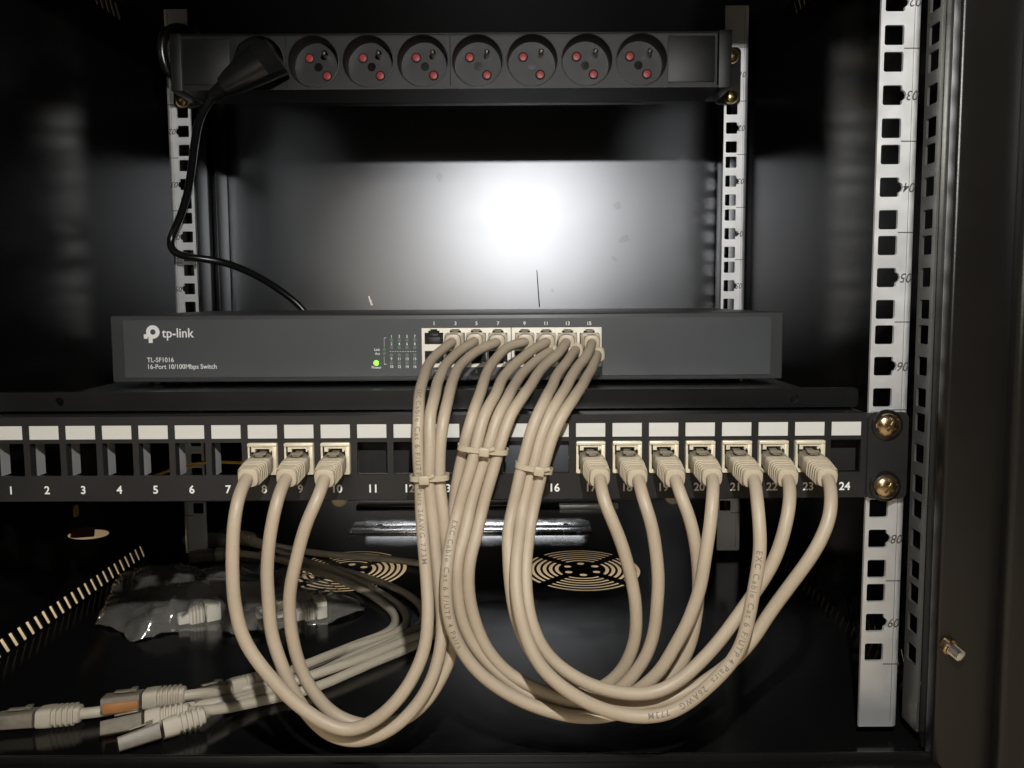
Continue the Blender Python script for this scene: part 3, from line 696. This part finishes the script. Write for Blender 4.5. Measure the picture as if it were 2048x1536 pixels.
cable_defs = [
 # name, top points (px), loop points (px,py,Y), port number, boot end px, z of switch row, label
 ('L1', 1, 0, [(905,684),(878,705),(857,729),(844,766),(839,800),(837.5,829),(836.5,904),(838,951),(842,1021)],
  [(848,1091,-30),(854,1158,-34),(857,1231,-40),(847,1304,-44),(823,1359,-48),(783,1413,-51),(740,1447,-52),(700,1461,-53),(655,1449,-53),(597,1410,-53),(557,1374,-53),(513,1320,-52),(484,1268,-51),(471,1213,-50),(466,1158,-49),(466,1103,-48),(469,1049,-46),(477,1000,-42)], 8, (495,957),
  'beige network cable from switch port 3 to panel port 8'),
 ('L2', 2, 0, [(949,683),(922,700),(893,729),(876,761),(868,795),(861,829),(858.5,904),(858,951),(863,1021)],
  [(870,1091,-25),(877,1158,-27),(883,1213,-29),(885,1268,-32),(874,1330,-36),(848,1388,-40),(812,1435,-43),(765,1467,-46),(710,1482,-46),(660,1470,-46),(615,1428,-46),(586,1380,-46),(560,1322,-45),(544,1268,-44),(537,1213,-44),(534,1158,-44),(537,1104,-44),(544,1049,-43),(556,998,-40)], 9, (572,957),
  'beige network cable from switch port 5 to panel port 9'),
 ('L3', 3, 0, [(994,685),(959,700),(927,724),(907,756),(899,790),(888,834),(880.5,900),(880,951),(886,1021)],
  [(892,1091,-22),(897,1158,-20),(901,1213,-21),(905,1268,-24),(902,1310,-28),(886,1350,-31),(862,1390,-34),(826,1427,-37),(778,1450,-38),(722,1450,-39),(670,1430,-39),(633,1393,-39),(608,1353,-39),(590,1304,-39),(580,1249,-40),(578.6,1195,-41),(588,1140,-42),(602,1085,-42),(619,1031,-41),(636,990,-38)], 10, (648,958),
  'beige network cable from switch port 7 to panel port 10'),
 ('M1', 4, 0, [(1051,684),(1020,692),(993,717),(973,749),(960,790),(946,829),(934,871),(927,902),(918,939),(911,980),(907,1021)],
  [(903,1068,-20),(903,1122,-27),(906,1176,-28),(914,1231,-27),(935,1280,-27),(966,1322,-27),(1005,1349,-27),(1055,1372,-27),(1110,1388,-28),(1160,1388,-29),(1205,1374,-31),(1238,1348,-33),(1258,1312,-36),(1270,1267,-38),(1272,1213,-40),(1263,1158,-41),(1245,1096,-42),(1225,1042,-41),(1207,995,-38)], 17, (1200,957),
  'beige network cable from switch port 9 to panel port 17'),
 ('M2', 5, 0, [(1093,684),(1064,700),(1032,727),(1007,756),(989,795),(971,829),(957,871),(949,904),(940,939),(930,974),(916,1021)],
  [(904,1068,-28),(896,1122,-36),(893,1176,-39),(896,1231,-40),(911,1279,-40),(937,1322,-40),(977,1362,-40),(1031,1396,-40),(1093,1421,-40),(1150,1433,-40),(1200,1434,-40),(1250,1422,-39),(1300,1391,-38),(1335,1360,-38),(1361,1330,-38),(1382,1286,-38),(1393,1231,-38),(1398,1180,-38),(1396,1130,-39),(1388,1070,-40),(1374,1022,-39),(1361,991,-37)], 19, (1351,958),
  'beige network cable from switch port 11 to panel port 19'),
 ('M3', 6, 1, [(1100,703),(1078,717),(1051,741),(1032,766),(1015,800),(998,829),(983,871),(974,904),(963,939),(953,974),(939,1021)],
  [(929,1068,-27),(916,1122,-32),(913,1176,-33),(918,1224,-33),(933,1265,-33),(962,1311,-33),(1002,1351,-33),(1038,1378,-33),(1082,1402,-34),(1133,1420,-34),(1185,1421,-35),(1235,1405,-38),(1284,1375,-42),(1325,1335,-45),(1353,1288,-46),(1378,1236,-47),(1398,1178,-47),(1411,1115,-47),(1420,1050,-45),(1425,995,-40)], 20, (1425,956),
  'beige network cable from switch port 12 to panel port 20'),
 ('M4', 7, 0, [(1133,685),(1117,707),(1090,731),(1068,759),(1042,800),(1023,829),(1006,871),(996,904),(987,939),(977,974),(964,1021)],
  [(953,1068,-27),(938,1122,-31),(937,1176,-32),(946,1231,-32),(966,1286,-33),(995,1326,-33),(1028,1354,-33),(1068,1376,-34),(1120,1398,-34),(1170,1404,-35),(1215,1395,-36),(1251,1370,-37),(1274,1340,-38),(1292,1312,-39),(1308,1267,-40),(1314,1213,-42),(1316,1140,-43),(1310,1085,-43),(1298,1030,-42),(1284,992,-38)], 18, (1275,958),
  'beige network cable from switch port 13 to panel port 18'),
 ('R1', 8, 1, [(1151,700),(1134,722),(1115,749),(1102,775),(1090,800),(1074,834),(1060,871),(1051,904),(1042,939),(1034,974),(1024,1021)],
  [(1017,1068,-28),(1016,1112,-34),(1018,1158,-38),(1026,1213,-41),(1040,1255,-43),(1060,1297,-44),(1090,1340,-45),(1135,1378,-45),(1185,1401,-46),(1250,1411,-46),(1320,1403,-46),(1370,1385,-46),(1415,1360,-46),(1452,1333,-45),(1484,1303,-45),(1513,1268,-45),(1539,1228,-45),(1575,1180,-46),(1608,1133,-47),(1637,1085,-47),(1657,1038,-45),(1662,996,-40)], 23, (1656,957),
  'beige network cable from switch port 14 to panel port 23, ending furthest right'),
 ('R2', 9, 0, [(1184,686),(1176,707),(1154,736),(1137,766),(1118,800),(1098,834),(1082,871),(1073,904),(1063,939),(1055,974),(1044,1021)],
  [(1038,1068,-30),(1033,1112,-38),(1031,1158,-44),(1036,1213,-49),(1048,1268,-52),(1069,1313,-55),(1100,1353,-57),(1141,1386,-58),(1185,1411,-58),(1235,1428,-58),(1287,1434,-58),(1335,1427,-58),(1370,1410,-58),(1400,1388,-58),(1431,1359,-58),(1461,1326,-57),(1484,1286,-56),(1499,1231,-55),(1510,1176,-53),(1517,1122,-51),(1519,1067,-49),(1516,1010,-43)], 21, (1507,958),
  'beige network cable from switch port 15 to panel port 21 with printing along its loop'),
 ('R3', 10, 1, [(1194,709),(1185,734),(1170,761),(1146,800),(1123,834),(1105,871),(1095,904),(1085,939),(1076,974),(1065,1021)],
  [(1057,1068,-28),(1054,1112,-36),(1051,1158,-41),(1054,1202,-45),(1065,1249,-48),(1087,1297,-50),(1119,1333,-51),(1163,1362,-52),(1214,1380,-52),(1268,1388,-52),(1320,1382,-51),(1362,1358,-50),(1402,1322,-49),(1440,1280,-48),(1474,1233,-47),(1504,1192,-46),(1534,1147,-46),(1557,1096,-46),(1573,1045,-45),(1579,998,-40)], 22, (1577,958),
  'beige network cable from switch port 16 to panel port 22'),
]
curves = {}
swx = {1: 911, 2: 953, 3: 996, 4: 1049, 5: 1092, 6: 1092, 7: 1135, 8: 1135, 9: 1178, 10: 1178}
for key, idx, low, top, loop, port, bend, lab in cable_defs:
    sx0, sy0 = top[0]
    bs = at(sx0, sy0, SY-27)
    A0 = at(swx[idx], 714 if low else 676, SY-1); A0 = V((A0.x, SY-3.0, A0.z))
    pe = at(bend[0], bend[1], -28.5)
    t = thing('network_cable', pe, lab, 'network cable', 'beige network cables between switch and patch panel')
    pts = [bs+(A0-bs).normalized()*2]
    for i, (x, y) in enumerate(top):
        yy = ydown(y-(sy0-684)*max(0, 1-(y-sy0)/100)) if i else SY-27
        yy -= 1.2*(idx % 3)*(1 if 720 < y < 1000 else 0) if key != 'M1' else 0
        if key == 'M1' and y > 900: yy = -14
        pts.append(at(x, y, yy))
    pts += [at(*q) for q in loop]
    pts += [pe, pe+V((0, 4, .6))]
    c = spline(pts, 2.0); c = [p+V((noise.noise(p*.045+V((idx, 0, 0))), .6*noise.noise(p*.04+V((0, idx, 9))), 0))*.55 for p in c]; curves[key] = c
    tube(G(), c, R, 16).build('jacket', 'cable', t)
    plug_and_boot(t, V((PX(port), PF-1.5, -90.8)), pe)
    plug_and_boot(t, A0, bs, up_hint=V((0, 0, -1 if low else 1)))
    if key == 'L1': cable_text(c, R, 'EXC Cable Cat 6 F/UTP 4 Pairs 26AWG 773M', 88, 3.5, t, twist=-.15)
    if key == 'M2': cable_text(c, R, 'EXC Cable Cat 6 F/UTP 4 Pairs', 163, 3.5, t, twist=-.1)
    if key == 'R2': cable_text(c, R, 'EXC Cable Cat 6 F/UTP 4 Pairs  26AWG   773M', 41, 3.7, t, flip=True, twist=-.05)

# ------------------------------------------------------------------ cable ties
def tie(keys, pa, pb, label, head):
    pa = at(*pa, -18); pb = at(*pb, -18)
    ux = (pb-pa).normalized()
    t = thing('cable_tie', (pa+pb)/2, label, 'cable tie', 'pale nylon cable ties')
    # centre depth from the cables crossing there
    zc = (pa.z+pb.z)/2; ys = []
    for k in keys:
        q = min(curves[k], key=lambda p: abs(p.z-zc)+ (0 if p.y > -26 and p.x > pa.x-15 and p.x < pb.x+15 else 500)); ys.append(q.y)
    yf = min(ys)-R-.1; yb = max(ys)+R+.1; yc = (yf+yb)/2; ry = (yb-yf)/2
    hl_ = (pb-pa).length/2; c = (pa+pb)/2; c.y = yc
    up_ = V((-ux.z, 0, ux.x))
    ring = []
    n = 40
    for i in range(n):
        a = 2*math.pi*i/n; ct, st = math.cos(a), math.sin(a); e = 2/3.4
        ring.append((hl_*math.copysign(abs(ct)**e, ct), ry*math.copysign(abs(st)**e, st)))
    vs = []; fs = []
    for (x, y) in ring:
        for (o_, h) in ((0, -1.25), (1.0, -1.25), (1.0, 1.25), (0, 1.25)):
            k = 1+o_/max(2, math.hypot(x, y)); vs.append(c+ux*(x*k)+V((0, y*(1+o_/ry), 0))+up_*h)
    for i in range(n):
        j = (i+1) % n
        for q in range(4): fs.append((i*4+q, i*4+(q+1) % 4, j*4+(q+1) % 4, j*4+q))
    G().add(vs, fs).build('strap', 'tie', t)
    M_ = Matrix((ux, V((0, 1, 0)), up_)).transposed().to_4x4(); M_.translation = c+ux*head+V((0, -ry-1.2, 0))
    G().box(-2.5, 2.5, -1.5, 1.2, -2.4, 1.9, .6, M=M_).box(2.2, 5.2, -.9, -.1, -.9, .7, .15, M=M_ @ Matrix.Rotation(math.radians(-24), 4, 'Y')).build('head', 'tie', t)
tie(['L1', 'L2', 'L3'], (825, 953), (895, 951), 'pale cable tie round the left bundle of three cables', -2)
tie(['M1', 'M2', 'M3', 'M4'], (919, 893), (1013, 903), 'pale cable tie round the middle bundle of four cables, highest of the ties', .8)
tie(['R1', 'R2', 'R3'], (1034, 927), (1101, 940), 'pale cable tie round the right bundle of three cables', 2.5)

# ------------------------------------------------------------------ loose patch cords on the floor
FZ = FL+3.2
def fl(x, y, dz=0): return atz(x, y, FZ+dz)
def cord(name, pts, label, endA, endB, ins=None, blunt=False):
    """endA/endB = (nose px, boot-end px, height) or None"""
    c0 = fl(*pts[len(pts)//2]); t = thing('patch_cable', (c0.x, c0.y, FL), label, 'patch cord', 'loose patch cords lying on the cabinet floor')
    P = [fl(*p) for p in pts]
    tube(G(), spline(P, 3), 2.9, 12).build('jacket', 'loose', t)
    for e, near in ((endA, 0), (endB, 1)):
        if not e: continue
        A = fl(*e[0]); B = fl(*e[1]); d = (B-A).normalized()
        ln = 34 if (B-A).length < 34 else (B-A).length
        B2 = B; A2 = B-d*41
        plug_and_boot(t, A2, B2+d*1.5, up_hint=V(e[2]), mboot='loose', insert=ins if near == 1 else None, w0=12.8, bs=.50, hs=1.12, gr=.82)
cord('a', [(452, 1081, 4), (500, 1086, 2), (600, 1118, 0), (700, 1155, 0), (770, 1192, 0), (808, 1222, 0), (812, 1250, 0), (780, 1272, 0), (700, 1296, 0), (610, 1334, 0), (560, 1350, 0), (525, 1360, 0)],
     'loose patch cord whose front plug lies nearest the hanging loops', ((400, 1078, 4), (452, 1081, 4), (0, -.2, 1)), ((430, 1384, 2), (525, 1360, 0), (.1, .5, 1)))
cord('b', [(478, 1106, 2), (560, 1118, 0), (690, 1143, 0), (780, 1172, 0), (835, 1205, 0), (846, 1240, 0), (800, 1277, 0), (700, 1322, 0), (600, 1362, 0), (520, 1390, 0), (440, 1415, 2), (400, 1430, 4)],
     'loose patch cord ending in the lowest front plug', ((395, 1113, 2), (478, 1106, 2), (.3, 0, 1)), ((250, 1485, 2), (404, 1432, 4), (0, .7, 1)), )
cord('c', [(500, 1078, 6), (560, 1094, 3), (650, 1108, 0), (760, 1117, 0), (860, 1132, 0), (925, 1170, 0), (925, 1215, 0), (850, 1280, 0), (740, 1328, 0), (620, 1378, 0), (520, 1402, 0), (430, 1420, 4), (372, 1424, 7)],
     'loose patch cord running over the left fan grille to a plug with a beige insert', ((430, 1062, 6), (505, 1079, 6), (0, 0, 1)), ((245, 1450, 5), (374, 1424, 7), (-.2, .6, 1)))
cord('d', [(366, 1392, 7), (400, 1387, 7), (440, 1385, 2), (520, 1372, 0), (620, 1352, 0), (720, 1305, 0), (830, 1262, 0), (905, 1230, 0), (940, 1190, 0), (900, 1140, 0), (840, 1128, 3)],
     'loose patch cord with an orange insert in its front plug', None, ((210, 1405, 7), (366, 1390, 7), (0, .2, 1)), ins='orange')
cord('f', [(520, 1108, 1), (600, 1132, 0), (690, 1164, 0), (755, 1198, 0), (790, 1232, 0), (780, 1262, 0), (715, 1288, 0), (640, 1318, 2), (585, 1340, 2)],
     'loose patch cord lying as the innermost loop of the bundle', None, None)
cord('e', [(156, 1428, 2), (200, 1424, 2), (260, 1412, 0), (330, 1415, 0), (420, 1408, 0), (520, 1385, 0), (620, 1352, 4), (720, 1318, 4), (800, 1285, 4), (870, 1258, 3), (915, 1215, 4)],
     'loose patch cord whose plug lies furthest left at the sill', None, ((10, 1440, 2), (158, 1427, 2), (0, .2, 1)))

# ------------------------------------------------------------------ clear bag with jacks
outl = [(190, 1248), (232, 1135), (300, 1135), (420, 1140), (540, 1128), (640, 1135), (735, 1220), (655, 1248), (560, 1262), (470, 1268), (340, 1264), (262, 1284), (240, 1262)]
W_ = [atz(x, y, FL+ (10 if y < 1200 else 1)) for x, y in outl]
cen = sum((p for p in W_), V())/len(W_)
bag = thing('plastic_bag', (cen.x, cen.y, FL), 'crumpled clear plastic bag holding cream connectors, beside the loose cords', 'bag')
def inside_r(a):
    best = 0; d = V((math.cos(a), math.sin(a)))
    for i in range(len(W_)):
        p = W_[i]-cen; q = W_[(i+1) % len(W_)]-cen
        ex, ey = q.x-p.x, q.y-p.y; den = d.x*ey-d.y*ex
        if abs(den) < 1e-9: continue
        t_ = (p.x*ey-p.y*ex)/den; u_ = (p.x*d.y-p.y*d.x)/den
        if t_ > 0 and -1e-6 <= u_ <= 1+1e-6: best = max(best, t_)
    return best
NA, NR = 150, 42; vs = []; fs = []
def rid(p, s):
    v = noise.noise(p*s); return 1-abs(v)*2
for side_ in (1,):
    for j in range(NR+1):
        f = j/NR
        for i in range(NA):
            a = 2*math.pi*i/NA; r = inside_r(a)*f
            x, y = cen.x+r*math.cos(a), cen.y+r*math.sin(a)
            q = V((x, y, 0))
            h = 18*(1-f**3)**.8*(.8+.35*noise.noise(q*.02))+5*rid(q, .03)*(1-f**6)+3.0*rid(q+V((9, 3, 0)), .07)+1.6*rid(q*1.0, .19)*(1-f**4)
            vs.append(V((x, y, FL+max(.6, h))))
for j in range(NR):
    for i in range(NA):
        k = (i+1) % NA; fs.append((j*NA+i, j*NA+k, (j+1)*NA+k, (j+1)*NA+i))
G().add(vs, fs).build('film', 'film', bag, smooth=80)
for i, (xa, ya, xb, yb) in enumerate(((355, 1240, 440, 1222), (512, 1228, 572, 1216), (590, 1232, 650, 1218))):
    A = atz(xa, ya, FL+4); B = atz(xb, yb, FL+5); d = (B-A).normalized(); L = (B-A).length
    lab = ['cream connector inside the clear bag, leftmost in it', 'cream connector in the middle of the clear bag', 'cream connector at the pointed right end of the clear bag'][i]
    j = thing('keystone_connector', (A.x, A.y, FL), lab, 'connector', 'cream connectors inside the clear bag')
    M_ = Matrix((d, V((-d.y, d.x, 0)).normalized(), V((0, 0, 1)))).transposed().to_4x4(); M_.translation = A
    G().box(0, L*.30, -4.6, 4.6, -3, 4, 1.6, M=M_).box(L*.26, L*.62, -7, 7, -3.4, 6.5, 1.4, M=M_).box(L*.66, L, -8, 8, -3.6, 9, 1.0, M=M_).build('housing', 'cream', j)
    g = G()
    for q in (.32, .40, .48, .56): g.box(L*q, L*(q+.035), -7.3, 7.3, -3.2, 6.8, .3, M=M_)
    g.build('rib', 'boot', j)
    G().box(L*.64, L*.99, -5.4, 5.4, 1, 9.1, .3, M=M_).build('socket_hood', 'jack', j)
